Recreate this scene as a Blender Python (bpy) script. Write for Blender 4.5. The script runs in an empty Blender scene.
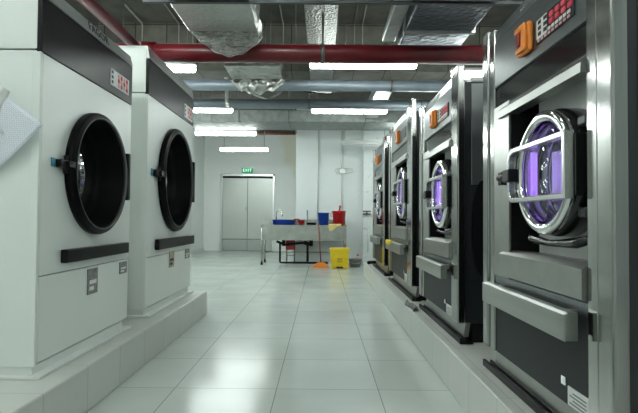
import bpy, bmesh, math, random
from mathutils import Vector, Matrix
random.seed(7)
C = bpy.context.scene.collection
PI = math.pi

# ------------------------------------------------------------------ materials
MATS = {}
def pset(b, **k):
    names = {'rough': 'Roughness', 'metal': 'Metallic', 'spec': 'Specular IOR Level', 'trans': 'Transmission Weight',
             'ior': 'IOR', 'coat': 'Coat Weight', 'coatr': 'Coat Roughness', 'alpha': 'Alpha', 'aniso': 'Anisotropic'}
    for a, v in k.items():
        b.inputs[names[a]].default_value = v
def mat(name, col, noise=0.0, nscale=8.0, bump=0.0, bscale=40.0, stretch=None, rvar=0.0, **k):
    m = bpy.data.materials.new(name); m.use_nodes = True
    nt = m.node_tree; b = nt.nodes['Principled BSDF']
    b.inputs['Base Color'].default_value = (*col, 1)
    pset(b, **k)
    tc = nt.nodes.new('ShaderNodeTexCoord'); mp = nt.nodes.new('ShaderNodeMapping')
    if stretch: mp.inputs['Scale'].default_value = stretch
    nt.links.new(tc.outputs['Object'], mp.inputs['Vector'])
    if noise:
        n = nt.nodes.new('ShaderNodeTexNoise'); n.inputs['Scale'].default_value = nscale; n.inputs['Detail'].default_value = 5
        nt.links.new(mp.outputs['Vector'], n.inputs['Vector'])
        r = nt.nodes.new('ShaderNodeValToRGB')
        r.color_ramp.elements[0].position = .3; r.color_ramp.elements[1].position = .7
        r.color_ramp.elements[0].color = (*[max(0, c * (1 - noise)) for c in col], 1)
        r.color_ramp.elements[1].color = (*[min(1, c * (1 + noise)) for c in col], 1)
        nt.links.new(n.outputs['Fac'], r.inputs['Fac']); nt.links.new(r.outputs['Color'], b.inputs['Base Color'])
        if rvar:
            mr = nt.nodes.new('ShaderNodeMapRange'); mr.inputs['To Min'].default_value = max(0, k.get('rough', .5) - rvar)
            mr.inputs['To Max'].default_value = k.get('rough', .5) + rvar
            nt.links.new(n.outputs['Fac'], mr.inputs['Value']); nt.links.new(mr.outputs['Result'], b.inputs['Roughness'])
    if bump:
        n2 = nt.nodes.new('ShaderNodeTexNoise'); n2.inputs['Scale'].default_value = bscale; n2.inputs['Detail'].default_value = 4
        nt.links.new(mp.outputs['Vector'], n2.inputs['Vector'])
        bp = nt.nodes.new('ShaderNodeBump'); bp.inputs['Strength'].default_value = bump; bp.inputs['Distance'].default_value = .02
        nt.links.new(n2.outputs['Fac'], bp.inputs['Height']); nt.links.new(bp.outputs['Normal'], b.inputs['Normal'])
    MATS[name] = m
    return m
def emis(name, col, s):
    m = bpy.data.materials.new(name); m.use_nodes = True
    b = m.node_tree.nodes['Principled BSDF']
    b.inputs['Base Color'].default_value = (*col, 1); b.inputs['Emission Color'].default_value = (*col, 1)
    b.inputs['Emission Strength'].default_value = s
    MATS[name] = m; return m
def foil(name, col, scale, rough=.3, strength=.6):
    m = mat(name, col, rough=rough, metal=.9)
    nt = m.node_tree; b = nt.nodes['Principled BSDF']
    tc = nt.nodes.new('ShaderNodeTexCoord')
    v = nt.nodes.new('ShaderNodeTexVoronoi'); v.inputs['Scale'].default_value = scale
    n = nt.nodes.new('ShaderNodeTexNoise'); n.inputs['Scale'].default_value = scale * .6; n.inputs['Detail'].default_value = 6; n.inputs['Distortion'].default_value = 1.5
    a = nt.nodes.new('ShaderNodeMath'); a.operation = 'ADD'
    nt.links.new(tc.outputs['Object'], v.inputs['Vector']); nt.links.new(tc.outputs['Object'], n.inputs['Vector'])
    nt.links.new(v.outputs['Distance'], a.inputs[0]); nt.links.new(n.outputs['Fac'], a.inputs[1])
    bp = nt.nodes.new('ShaderNodeBump'); bp.inputs['Strength'].default_value = strength; bp.inputs['Distance'].default_value = .03
    nt.links.new(a.outputs[0], bp.inputs['Height']); nt.links.new(bp.outputs['Normal'], b.inputs['Normal'])
    return m
def tiles(name, col, grout, ax, w, h, off=(0, 0), mortar=.0035, rough=.2, var=.03, spec=.5):
    """tile grid on two object axes ax (e.g. 'XY'), joints at off + k*(w,h)"""
    m = mat(name, col, rough=rough, spec=spec)
    nt = m.node_tree; b = nt.nodes['Principled BSDF']
    tc = nt.nodes.new('ShaderNodeTexCoord'); sp = nt.nodes.new('ShaderNodeSeparateXYZ'); cb = nt.nodes.new('ShaderNodeCombineXYZ')
    nt.links.new(tc.outputs['Object'], sp.inputs[0])
    for i in range(2):
        s = nt.nodes.new('ShaderNodeMath'); s.operation = 'SUBTRACT'; s.inputs[1].default_value = off[i] - 50 * (w, h)[i]
        nt.links.new(sp.outputs[ax[i]], s.inputs[0]); nt.links.new(s.outputs[0], cb.inputs[i])
    br = nt.nodes.new('ShaderNodeTexBrick'); br.offset = 0; br.squash = 1
    br.inputs['Scale'].default_value = 1; br.inputs['Brick Width'].default_value = w; br.inputs['Row Height'].default_value = h
    br.inputs['Mortar Size'].default_value = mortar; br.inputs['Mortar Smooth'].default_value = .3
    br.inputs['Color1'].default_value = (*[c * (1 - var) for c in col], 1); br.inputs['Color2'].default_value = (*[min(1, c * (1 + var)) for c in col], 1)
    br.inputs['Mortar'].default_value = (*grout, 1)
    nt.links.new(cb.outputs[0], br.inputs['Vector'])
    n = nt.nodes.new('ShaderNodeTexNoise'); n.inputs['Scale'].default_value = 2.3; n.inputs['Detail'].default_value = 6
    nt.links.new(tc.outputs['Object'], n.inputs['Vector'])
    mx = nt.nodes.new('ShaderNodeMixRGB'); mx.blend_type = 'MULTIPLY'; mx.inputs['Fac'].default_value = .18
    nt.links.new(br.outputs['Color'], mx.inputs['Color1']); nt.links.new(n.outputs['Fac'], mx.inputs['Color2'])
    nt.links.new(mx.outputs['Color'], b.inputs['Base Color'])
    mr = nt.nodes.new('ShaderNodeMapRange'); mr.inputs['To Min'].default_value = rough - .05; mr.inputs['To Max'].default_value = rough + .09
    nt.links.new(n.outputs['Fac'], mr.inputs['Value']); nt.links.new(mr.outputs['Result'], b.inputs['Roughness'])
    bp = nt.nodes.new('ShaderNodeBump'); bp.inputs['Strength'].default_value = .25; bp.inputs['Distance'].default_value = .004; bp.invert = True
    nt.links.new(br.outputs['Fac'], bp.inputs['Height']); nt.links.new(bp.outputs['Normal'], b.inputs['Normal'])
    return m

floor_m = tiles('floor_tile', (.575, .635, .60), (.27, .29, .28), 'XY', .597, .598, (-.853, 2.877), rough=.16, mortar=.0028)
pl_top = tiles('plinth_tile_top', (.62, .64, .60), (.44, .45, .43), 'XY', .40, .40, (-1.19, .1), rough=.3)
pl_side = tiles('plinth_tile_side', (.62, .64, .60), (.44, .45, .43), 'YZ', .40, .40, (.1, -.16), rough=.3)
white = mat('white_enamel', (.74, .78, .75), noise=.015, nscale=3, rough=.32)
white_in = mat('white_enamel_seam', (.16, .17, .16), rough=.6)
steel = mat('brushed_steel', (.33, .335, .325), noise=.10, nscale=30, stretch=(1, 1, .04), rough=.14, metal=1.0)
steel_h = mat('brushed_steel_panel', (.40, .41, .39), noise=.08, nscale=30, stretch=(1, .04, 1), rough=.33, metal=1.0)
steel_soft = mat('satin_steel', (.36, .365, .35), noise=.06, nscale=12, rough=.3, metal=.95)
chrome = mat('chrome', (.75, .76, .75), rough=.1, metal=1.0)
frame_silver = mat('silver_paint', (.56, .57, .56), rough=.25, metal=.85)
steel_dark = mat('drum_steel', (.34, .34, .36), noise=.15, nscale=20, rough=.22, metal=1.0)
bead_m = mat('grey_rubber_bead', (.10, .105, .105), rough=.4)
plate_m = mat('recess_plate_paint', (.86, .87, .86), rough=.35)
panel_grey = mat('dark_grey_panel', (.15, .165, .17), noise=.08, nscale=60, rough=.30, metal=.7)
panel_low = mat('charcoal_panel', (.022, .025, .027), noise=.05, nscale=60, rough=.42, spec=.15)
black_gloss = mat('black_gloss', (.012, .013, .014), rough=.1)
black_sat = mat('black_satin', (.006, .006, .0065), rough=.38, spec=.2)
black_rub = mat('black_rubber', (.003, .003, .0035), rough=.35, spec=.1)
side_dark = mat('dark_side_sheet', (.04, .044, .048), noise=.06, rough=.35, metal=.6)
side_grey = mat('side_sheet_grey', (.20, .21, .21), noise=.06, rough=.32, metal=.8)
dryer_black = mat('dryer_black_panel', (.011, .0115, .013), noise=.2, nscale=90, rough=.32, spec=.16)
brand_strip = mat('brushed_grey_strip', (.42, .43, .43), noise=.08, nscale=50, stretch=(1, .05, 1), rough=.4, metal=.5)
ink = mat('black_ink', (.012, .012, .012), rough=.5)
pale_ink = mat('grey_ink', (.22, .23, .23), rough=.5)
label_white = mat('label_white', (.72, .73, .72), rough=.45)
label_grey = mat('label_grey', (.20, .20, .195), noise=.4, nscale=60, rough=.4)
red_mark = mat('red_mark', (.72, .05, .09), rough=.4)
pink_mark = mat('pink_mark', (.75, .40, .42), rough=.4)
orange = mat('orange_plastic', (.85, .25, .02), rough=.35)
switch_red = mat('red_switch', (.30, .012, .015), rough=.35)
blue_tag = mat('blue_tag', (.08, .30, .42), rough=.4)
tan_tag = mat('tan_tag', (.42, .38, .28), noise=.3, nscale=40, rough=.5)
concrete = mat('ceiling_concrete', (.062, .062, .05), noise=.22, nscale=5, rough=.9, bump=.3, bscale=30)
wall_m = mat('wall_paint', (.82, .85, .83), noise=.02, nscale=1.2, rough=.55)
wall_grey = mat('wall_paint_grey', (.70, .74, .74), noise=.03, nscale=1.5, rough=.55)
red_pipe = mat('red_pipe_paint', (.12, .005, .010), noise=.2, nscale=9, rough=.33)
grey_pipe = mat('grey_pipe_paint', (.20, .235, .27), noise=.10, nscale=7, rough=.42, metal=.3)
galv = mat('galvanised', (.42, .45, .44), noise=.12, nscale=14, rough=.38, metal=.75)
galv_d = mat('galvanised_dull', (.24, .26, .255), noise=.2, nscale=10, rough=.55, metal=.5)
rust = mat('rust_paint', (.10, .03, .02), noise=.4, nscale=20, rough=.7)
foil_m = foil('duct_foil', (.60, .61, .59), 26, .30, .45)
foil_c = foil('crumpled_foil', (.52, .53, .51), 15, .28, .9)
foil_d = foil('dull_duct_foil', (.12, .14, .17), 20, .38, .3)
foil_w = foil('speckled_foil', (.27, .27, .25), 45, .42, 1.0); MATS['speckled_foil'].node_tree.nodes['Principled BSDF'].inputs['Metallic'].default_value = .35
rod_m = mat('zinc_rod', (.16, .16, .15), rough=.45, metal=.7)
cond_m = mat('grey_conduit', (.20, .20, .18), rough=.5)
pvc = mat('white_conduit', (.62, .64, .62), rough=.5)
inox = mat('sink_steel', (.42, .43, .405), noise=.15, nscale=6, rough=.24, metal=.95, bump=.06, bscale=14)
blue_p = mat('blue_plastic', (.012, .06, .42), rough=.35)
red_p = mat('red_plastic', (.50, .012, .018), rough=.35)
dred_p = mat('dark_red_plastic', (.30, .012, .02), rough=.4)
yellow_p = mat('yellow_plastic', (.78, .56, .01), noise=.06, rough=.4)
yellow_c = mat('yellow_cloth', (.70, .55, .22), noise=.15, nscale=30, rough=.9, bump=.4)
yellow_b = mat('bright_yellow_cloth', (.72, .55, .04), noise=.1, nscale=30, rough=.9, bump=.3)
grey_cloth = mat('grey_rag', (.16, .17, .165), noise=.35, nscale=20, rough=.95, bump=.5)
wood_red = mat('red_brown_stick', (.20, .035, .025), rough=.5)
grey_pl = mat('grey_plastic', (.22, .23, .235), noise=.2, nscale=12, rough=.45)
door_m = mat('door_steel', (.50, .53, .505), noise=.04, nscale=2, rough=.35, metal=.35)
door_kick = mat('door_kick_steel', (.46, .49, .475), rough=.22, metal=.55)
door_fr = mat('door_frame_steel', (.60, .63, .62), rough=.3, metal=.6)
green_s = emis('exit_green', (.0, .22, .09), .6)
exit_w = emis('exit_white', (.75, .95, .82), .9)
lamp_e = emis('lamp_diffuser', (.91, 1.0, .955), 24.0)
lamp_off = mat('lamp_housing', (.55, .57, .56), rough=.4)
violet = emis('violet_glow', (.52, .42, .86), .58)  # self-lit colour standing in for violet light on the drum wall
violet2 = emis('violet_glow_strip', (.50, .26, 1.0), 1.0)
paper_m = mat('paper', (.70, .73, .80), rough=.7)
def add_lines():
    nt = paper_m.node_tree; b = nt.nodes['Principled BSDF']
    tc = nt.nodes.new('ShaderNodeTexCoord'); br = nt.nodes.new('ShaderNodeTexBrick'); br.offset = .37
    br.inputs['Scale'].default_value = 1; br.inputs['Brick Width'].default_value = .013; br.inputs['Row Height'].default_value = .0065
    br.inputs['Mortar Size'].default_value = .0019; br.inputs['Color1'].default_value = (.46, .49, .58, 1); br.inputs['Color2'].default_value = (.55, .58, .66, 1)
    br.inputs['Mortar'].default_value = (.76, .79, .86, 1)
    nt.links.new(tc.outputs['UV'], br.inputs['Vector']); nt.links.new(br.outputs['Color'], b.inputs['Base Color'])
add_lines()
def glass(name, tint, rough=0.0, mixf=.12):
    m = bpy.data.materials.new(name); m.use_nodes = True; nt = m.node_tree
    for n in list(nt.nodes):
        if n.type != 'OUTPUT_MATERIAL': nt.nodes.remove(n)
    out = [n for n in nt.nodes if n.type == 'OUTPUT_MATERIAL'][0]
    t = nt.nodes.new('ShaderNodeBsdfTransparent'); t.inputs['Color'].default_value = (*tint, 1)
    g = nt.nodes.new('ShaderNodeBsdfGlossy'); g.inputs['Roughness'].default_value = rough; g.inputs['Color'].default_value = (.9, .92, .92, 1)
    lw = nt.nodes.new('ShaderNodeLayerWeight'); lw.inputs[0].default_value = .5
    pw = nt.nodes.new('ShaderNodeMath'); pw.operation = 'POWER'; pw.inputs[1].default_value = 4
    ad = nt.nodes.new('ShaderNodeMath'); ad.operation = 'MULTIPLY_ADD'; ad.inputs[1].default_value = .6; ad.inputs[2].default_value = mixf; ad.use_clamp = True
    nt.links.new(lw.outputs['Facing'], pw.inputs[0])
    mx = nt.nodes.new('ShaderNodeMixShader')
    nt.links.new(pw.outputs[0], ad.inputs[0]); nt.links.new(ad.outputs[0], mx.inputs[0])
    nt.links.new(t.outputs[0], mx.inputs[1]); nt.links.new(g.outputs[0], mx.inputs[2]); nt.links.new(mx.outputs[0], out.inputs[0])
    return m
glass_dark = glass('smoked_glass', (.15, .155, .155), 0.01, .45)
glass_clear = glass('clear_glass', (.92, .93, .96), 0.01, .02)
def film(name):
    m = bpy.data.materials.new(name); m.use_nodes = True; nt = m.node_tree; b = nt.nodes['Principled BSDF']
    b.inputs['Base Color'].default_value = (.62, .63, .61, 1); b.inputs['Roughness'].default_value = .28; b.inputs['Metallic'].default_value = .25
    tc = nt.nodes.new('ShaderNodeTexCoord')
    mp = nt.nodes.new('ShaderNodeMapping'); mp.inputs['Scale'].default_value = (1, 1, 3)
    n = nt.nodes.new('ShaderNodeTexNoise'); n.inputs['Scale'].default_value = 9; n.inputs['Detail'].default_value = 6; n.inputs['Distortion'].default_value = 2
    r = nt.nodes.new('ShaderNodeValToRGB'); r.color_ramp.elements[0].position = .35; r.color_ramp.elements[1].position = .7
    r.color_ramp.elements[0].color = (.22, .22, .22, 1); r.color_ramp.elements[1].color = (.62, .62, .62, 1)
    nt.links.new(tc.outputs['Object'], mp.inputs['Vector']); nt.links.new(mp.outputs[0], n.inputs['Vector'])
    nt.links.new(n.outputs['Fac'], r.inputs[0]); nt.links.new(r.outputs[0], b.inputs['Alpha'])
    bp = nt.nodes.new('ShaderNodeBump'); bp.inputs['Strength'].default_value = .7; bp.inputs['Distance'].default_value = .03
    nt.links.new(n.outputs['Fac'], bp.inputs['Height']); nt.links.new(bp.outputs[0], b.inputs['Normal'])
    return m
film_m = film('plastic_film')
def cream_wall():  # wall colour turning cream towards the right and top, with a ragged edge
    m = mat('wall_paint_cream', (.74, .78, .76), rough=.55)
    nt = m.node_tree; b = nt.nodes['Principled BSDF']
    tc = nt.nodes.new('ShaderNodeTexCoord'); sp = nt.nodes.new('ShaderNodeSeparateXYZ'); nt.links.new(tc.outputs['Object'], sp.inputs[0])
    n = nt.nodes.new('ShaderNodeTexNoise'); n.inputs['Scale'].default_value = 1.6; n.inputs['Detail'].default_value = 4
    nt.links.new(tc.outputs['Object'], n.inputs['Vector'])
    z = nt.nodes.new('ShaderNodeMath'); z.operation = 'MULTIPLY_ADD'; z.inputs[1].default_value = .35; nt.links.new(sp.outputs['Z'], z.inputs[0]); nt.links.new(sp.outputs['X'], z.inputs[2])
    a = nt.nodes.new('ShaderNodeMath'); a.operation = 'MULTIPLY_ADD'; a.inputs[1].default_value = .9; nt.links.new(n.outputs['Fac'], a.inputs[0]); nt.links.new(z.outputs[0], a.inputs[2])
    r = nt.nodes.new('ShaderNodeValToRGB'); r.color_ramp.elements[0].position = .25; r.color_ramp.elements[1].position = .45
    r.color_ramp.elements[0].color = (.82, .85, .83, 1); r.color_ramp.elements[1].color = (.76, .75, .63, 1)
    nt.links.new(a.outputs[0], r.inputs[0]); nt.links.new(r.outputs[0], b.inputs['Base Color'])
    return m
cream_m = cream_wall()
def spotted_wall():
    m = mat('wall_paint_spotted', (.62, .665, .665), rough=.6)
    nt = m.node_tree; b = nt.nodes['Principled BSDF']
    tc = nt.nodes.new('ShaderNodeTexCoord'); sp = nt.nodes.new('ShaderNodeSeparateXYZ'); nt.links.new(tc.outputs['Object'], sp.inputs[0])
    n = nt.nodes.new('ShaderNodeTexNoise'); n.inputs['Scale'].default_value = 16; n.inputs['Detail'].default_value = 3
    nt.links.new(tc.outputs['Object'], n.inputs['Vector'])
    mr = nt.nodes.new('ShaderNodeMapRange'); mr.inputs['From Min'].default_value = .5; mr.inputs['From Max'].default_value = .95
    mr.inputs['To Min'].default_value = 0; mr.inputs['To Max'].default_value = .10; nt.links.new(sp.outputs['X'], mr.inputs['Value'])
    a = nt.nodes.new('ShaderNodeMath'); a.operation = 'ADD'; nt.links.new(n.outputs['Fac'], a.inputs[0]); nt.links.new(mr.outputs[0], a.inputs[1])
    r = nt.nodes.new('ShaderNodeValToRGB'); r.color_ramp.elements[0].position = .72; r.color_ramp.elements[1].position = .84
    r.color_ramp.elements[0].color = (.70, .74, .74, 1); r.color_ramp.elements[1].color = (.42, .43, .41, 1)
    nt.links.new(a.outputs[0], r.inputs[0]); nt.links.new(r.outputs[0], b.inputs['Base Color'])
    return m
spot_m = spotted_wall()
def concrete_blocks():
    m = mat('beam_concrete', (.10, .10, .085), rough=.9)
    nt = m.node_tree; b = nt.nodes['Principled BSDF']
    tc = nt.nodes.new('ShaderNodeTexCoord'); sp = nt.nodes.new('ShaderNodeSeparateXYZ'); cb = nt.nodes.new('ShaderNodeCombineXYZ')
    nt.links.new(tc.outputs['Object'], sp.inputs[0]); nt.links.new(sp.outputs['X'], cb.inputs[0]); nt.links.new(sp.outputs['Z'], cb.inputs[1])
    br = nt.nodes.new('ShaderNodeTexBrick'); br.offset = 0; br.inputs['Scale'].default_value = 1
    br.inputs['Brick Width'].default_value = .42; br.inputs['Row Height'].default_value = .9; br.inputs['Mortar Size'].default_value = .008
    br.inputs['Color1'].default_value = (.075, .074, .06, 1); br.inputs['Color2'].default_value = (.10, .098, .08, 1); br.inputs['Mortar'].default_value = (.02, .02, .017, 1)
    nt.links.new(cb.outputs[0], br.inputs['Vector'])
    n = nt.nodes.new('ShaderNodeTexNoise'); n.inputs['Scale'].default_value = 7; n.inputs['Detail'].default_value = 6
    nt.links.new(tc.outputs['Object'], n.inputs['Vector'])
    mx = nt.nodes.new('ShaderNodeMixRGB'); mx.blend_type = 'OVERLAY'; mx.inputs[0].default_value = .5
    nt.links.new(br.outputs['Color'], mx.inputs[1]); nt.links.new(n.outputs['Fac'], mx.inputs[2]); nt.links.new(mx.outputs[0], b.inputs['Base Color'])
    return m
beam_m = concrete_blocks()

# ------------------------------------------------------------------ mesh helpers (everything in world coordinates)
class MB:
    def __init__(s): s.bm = bmesh.new()
    def box(s, x0, x1, y0, y1, z0, z1, bev=0.0, seg=2):
        b = bmesh.new(); bmesh.ops.create_cube(b, size=1)
        bmesh.ops.scale(b, vec=(abs(x1 - x0), abs(y1 - y0), abs(z1 - z0)), verts=b.verts)
        bmesh.ops.translate(b, vec=((x0 + x1) / 2, (y0 + y1) / 2, (z0 + z1) / 2), verts=b.verts)
        if bev: bmesh.ops.bevel(b, geom=b.edges[:], offset=bev, segments=seg, affect='EDGES', profile=.5)
        s._add(b); return s
    def _add(s, b, smooth=False):
        if smooth:
            for f in b.faces: f.smooth = True
        me = bpy.data.meshes.new('tmp'); b.to_mesh(me); b.free(); s.bm.from_mesh(me); bpy.data.meshes.remove(me)
    def cyl(s, p, q, r, r2=None, n=20, caps=True):
        p, q = Vector(p), Vector(q); d = q - p; L = d.length
        b = bmesh.new(); bmesh.ops.create_cone(b, cap_ends=caps, segments=n, radius1=r, radius2=r if r2 is None else r2, depth=L)
        for f in b.faces: f.smooth = len(f.verts) == 4
        M = Matrix.Translation((p + q) / 2) @ d.to_track_quat('Z', 'Y').to_matrix().to_4x4()
        bmesh.ops.transform(b, matrix=M, verts=b.verts); s._add(b); return s
    def lathe(s, prof, center, axis='Z', n=40, close=False):
        """prof: list of (r, t), t measured along axis from center"""
        b = bmesh.new(); rings = []
        for r, t in prof:
            ring = []
            for i in range(n):
                a = 2 * PI * i / n; u, v = r * math.cos(a), r * math.sin(a)
                co = {'Z': (u, v, t), 'X': (t, u, v), 'Y': (v, t, u)}[axis]
                ring.append(b.verts.new(Vector(center) + Vector(co)))
            rings.append(ring)
        m = len(rings)
        for k in range(m if close else m - 1):
            A, B = rings[k], rings[(k + 1) % m]
            for i in range(n):
                f = b.faces.new((A[i], A[(i + 1) % n], B[(i + 1) % n], B[i])); f.smooth = True
        bmesh.ops.remove_doubles(b, verts=b.verts, dist=1e-6)
        bmesh.ops.recalc_face_normals(b, faces=b.faces); s._add(b); return s
    def tube(s, pts, r, n=10, closed=False):
        pts = [Vector(p) for p in pts]; b = bmesh.new(); rings = []
        N = len(pts); prev = None
        for i, p in enumerate(pts):
            if closed: t = pts[(i + 1) % N] - pts[i - 1]
            else: t = pts[min(i + 1, N - 1)] - pts[max(i - 1, 0)]
            t.normalize()
            if prev is None:
                a = Vector((0, 0, 1)) if abs(t.z) < .9 else Vector((1, 0, 0)); u = t.cross(a).normalized()
            else: u = (prev - t * prev.dot(t)).normalized()
            prev = u; v = t.cross(u); rr = r[i] if isinstance(r, (list, tuple)) else r
            rings.append([b.verts.new(p + rr * (u * math.cos(2 * PI * k / n) + v * math.sin(2 * PI * k / n))) for k in range(n)])
        for i in range(N if closed else N - 1):
            A, B = rings[i], rings[(i + 1) % N]
            for k in range(n):
                f = b.faces.new((A[k], A[(k + 1) % n], B[(k + 1) % n], B[k])); f.smooth = True
        if not closed: b.faces.new(rings[0][::-1]); b.faces.new(rings[-1])
        bmesh.ops.recalc_face_normals(b, faces=b.faces); s._add(b); return s
    def prism(s, poly, axis, a, c):
        """poly 2-D outline extruded along axis from a to c. axis Y: poly=(x,z); X: (y,z); Z: (x,y)"""
        b = bmesh.new()
        def co(p, t): return {'Y': (p[0], t, p[1]), 'X': (t, p[0], p[1]), 'Z': (p[0], p[1], t)}[axis]
        A = [b.verts.new(co(p, a)) for p in poly]; B = [b.verts.new(co(p, c)) for p in poly]
        b.faces.new(A); b.faces.new(B[::-1]); n = len(poly)
        for i in range(n): b.faces.new((A[i], B[i], B[(i + 1) % n], A[(i + 1) % n]))
        bmesh.ops.recalc_face_normals(b, faces=b.faces); s._add(b); return s
    def holed(s, x0, x1, y0, y1, z0, z1, cy, cz, r, n=48):
        """plate normal to X between x0 and x1 with a round hole"""
        ang = [2 * PI * i / n for i in range(n)]
        for yy in (y0, y1):
            for zz in (z0, z1):
                ang.append(math.atan2(zz - cz, yy - cy) % (2 * PI))
        ang = sorted(set(round(a, 5) for a in ang)); b = bmesh.new(); L = []
        for x in (x0, x1):
            I, O = [], []
            for a in ang:
                c, d = math.cos(a), math.sin(a); t = 1e9
                if c > 1e-6: t = min(t, (y1 - cy) / c)
                if c < -1e-6: t = min(t, (y0 - cy) / c)
                if d > 1e-6: t = min(t, (z1 - cz) / d)
                if d < -1e-6: t = min(t, (z0 - cz) / d)
                I.append(b.verts.new((x, cy + r * c, cz + r * d))); O.append(b.verts.new((x, cy + t * c, cz + t * d)))
            L.append((I, O))
        N = len(ang)
        for i in range(N):
            j = (i + 1) % N
            for I, O in L: b.faces.new((I[i], I[j], O[j], O[i]))
            b.faces.new((L[0][0][i], L[0][0][j], L[1][0][j], L[1][0][i])); b.faces.new((L[0][1][i], L[0][1][j], L[1][1][j], L[1][1][i]))
        bmesh.ops.recalc_face_normals(b, faces=b.faces); s._add(b); return s
    def grid(s, fn, nu, nv, thick=.004, uv=None):
        """surface fn(u,v)->xyz with thickness"""
        b = bmesh.new(); uvl = b.loops.layers.uv.new('UVMap') if uv else None
        V = [[b.verts.new(fn(i / nu, j / nv)) for j in range(nv + 1)] for i in range(nu + 1)]
        for i in range(nu):
            for j in range(nv):
                f = b.faces.new((V[i][j], V[i + 1][j], V[i + 1][j + 1], V[i][j + 1])); f.smooth = True
                if uv:
                    for l, (a, c) in zip(f.loops, ((i, j), (i + 1, j), (i + 1, j + 1), (i, j + 1))): l[uvl].uv = (a / nu * uv[0], c / nv * uv[1])
        if thick:
            bmesh.ops.recalc_face_normals(b, faces=b.faces)
            bmesh.ops.solidify(b, geom=b.faces[:], thickness=thick)
        s._add(b); return s
def org(o):
    v = Vector((0, 0, 0))
    while o is not None: v = v + o.location; o = o.parent
    return v
def obj(name, mb, m, parent=None, label=None, origin=None):
    me = bpy.data.meshes.new(name); mb.bm.to_mesh(me); mb.bm.free()
    o = bpy.data.objects.new(name, me); C.objects.link(o)
    me.materials.append(m)
    if parent is not None:
        o.parent = parent; me.transform(Matrix.Translation(-org(parent)))
    elif origin is not None:
        me.transform(Matrix.Translation(-Vector(origin))); o.location = origin
    if label: o['label'] = label
    return o
def thing(name, label, cat, loc, group=None):
    o = bpy.data.objects.new(name, None); C.objects.link(o); o.location = loc; o.empty_display_size = .1
    o['label'] = label; o['category'] = cat
    if group: o['group'] = group
    return o
def single(name, mb, m, label, cat, origin, group=None):
    o = obj(name, mb, m, None, label, origin); o['category'] = cat
    if group: o['group'] = group
    return o
def struct(name, mb, m, parent=None, label=None, origin=None):
    o = obj(name, mb, m, parent, label, origin)
    if parent is None: o['kind'] = 'structure'
    return o
def text(name, s, size, M, m, parent, ext=.001, spacing=1.0):
    cu = bpy.data.curves.new(name, 'FONT'); cu.body = s; cu.size = size; cu.extrude = ext; cu.align_x = 'CENTER'; cu.align_y = 'CENTER'; cu.space_character = spacing
    t = bpy.data.objects.new('tmp', cu); C.objects.link(t)
    dg = bpy.context.evaluated_depsgraph_get(); me = bpy.data.meshes.new_from_object(t.evaluated_get(dg))
    bpy.data.objects.remove(t); bpy.data.curves.remove(cu)
    me.transform(M); me.transform(Matrix.Translation(-org(parent)))
    me.materials.clear(); me.materials.append(m)
    o = bpy.data.objects.new(name, me); C.objects.link(o); o.parent = parent
    return o
def frame_M(p, right, up):
    r, u = Vector(right).normalized(), Vector(up).normalized(); n = r.cross(u)
    M = Matrix((r, u, n)).transposed().to_4x4(); M.translation = Vector(p); return M

# ------------------------------------------------------------------ the room
XL, XR, YB, YF, ZC, YS = -3.62, 2.75, -3.2, 14.9, 3.62, 11.25
PZ = .24
struct('floor', MB().box(XL - .1, XR + .1, YB - .1, YF + .1, -.1, 0), floor_m)
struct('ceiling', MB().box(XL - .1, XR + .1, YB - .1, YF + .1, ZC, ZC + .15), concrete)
struct('wall_left', MB().box(XL - .1, XL, YB, YF, 0, ZC), wall_m)
struct('wall_right', MB().box(XR, XR + .1, YB, YF, 0, ZC), wall_grey)
struct('wall_back', MB().box(XL, XR, YB - .1, YB, 0, ZC), wall_m)
DL, DR, DT = -3.12, -1.44, 2.37
w = MB().box(XL, DL, YF, YF + .1, 0, ZC).box(DR, -.3, YF, YF + .1, 0, ZC).box(DL, DR, YF, YF + .1, DT, ZC)
struct('wall_front', w, cream_m)
struct('wall_middle', MB().box(-.6, .95, YS, YF, 0, ZC).box(.95, XR, YS - .22, YF, 0, ZC), spot_m)
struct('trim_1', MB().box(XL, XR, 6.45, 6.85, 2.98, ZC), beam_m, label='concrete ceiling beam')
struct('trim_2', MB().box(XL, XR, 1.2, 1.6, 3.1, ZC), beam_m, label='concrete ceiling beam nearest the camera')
struct('baseboard_left', MB().box(XL, XL + .012, 8, YF, 0, .09), wall_grey)
# the plinths
def plinth(name, x0, x1, y0, y1, label):
    o = struct(name, MB().box(x0, x1, y0, y1, 0, PZ, .008), pl_side, label=label)
    o.data.materials.append(pl_top)
    for p in o.data.polygons:
        if p.normal.z > .7: p.material_index = 1
    return o
plinth('trim_3', -2.9, -1.19, -2.5, 5.09, 'low white tiled plinth under the tumble dryers')
plinth('trim_4', .757, 2.6, -2.5, 8.65, 'low white tiled plinth under the washing machines')
# door
d = MB().box(DL, DL + .07, YF - .03, YF + .08, 0, DT, .006).box(DR - .07, DR, YF - .03, YF + .08, 0, DT, .006).box(DL, DR, YF - .03, YF + .08, DT - .07, DT, .006)
door = struct('door_1', d, door_fr, label='tall steel double door below the exit sign')
mid = (DL + DR) / 2
struct('door_header', MB().box(DL + .07, DR - .07, YF + .005, YF + .06, DT - .13, DT - .07), black_sat, door)
for a, b in ((DL + .07, mid - .006), (mid + .006, DR - .07)):
    lf = struct('door_leaf', MB().box(a, b, YF + .02, YF + .06, .37, DT - .13, .003), door_m, door)
    struct('kick_plate', MB().box(a, b, YF + .01, YF + .06, .01, .355, .003), door_kick, door)
for zz in (1.30,):
    struct('door_handle', MB().cyl((mid - .04, YF, zz - .05), (mid - .04, YF, zz + .05), .009).cyl((mid - .04, YF, zz - .05), (mid - .04, YF + .03, zz - .05), .006).cyl((mid - .04, YF, zz + .05), (mid - .04, YF + .03, zz + .05), .006), chrome, door)
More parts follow.
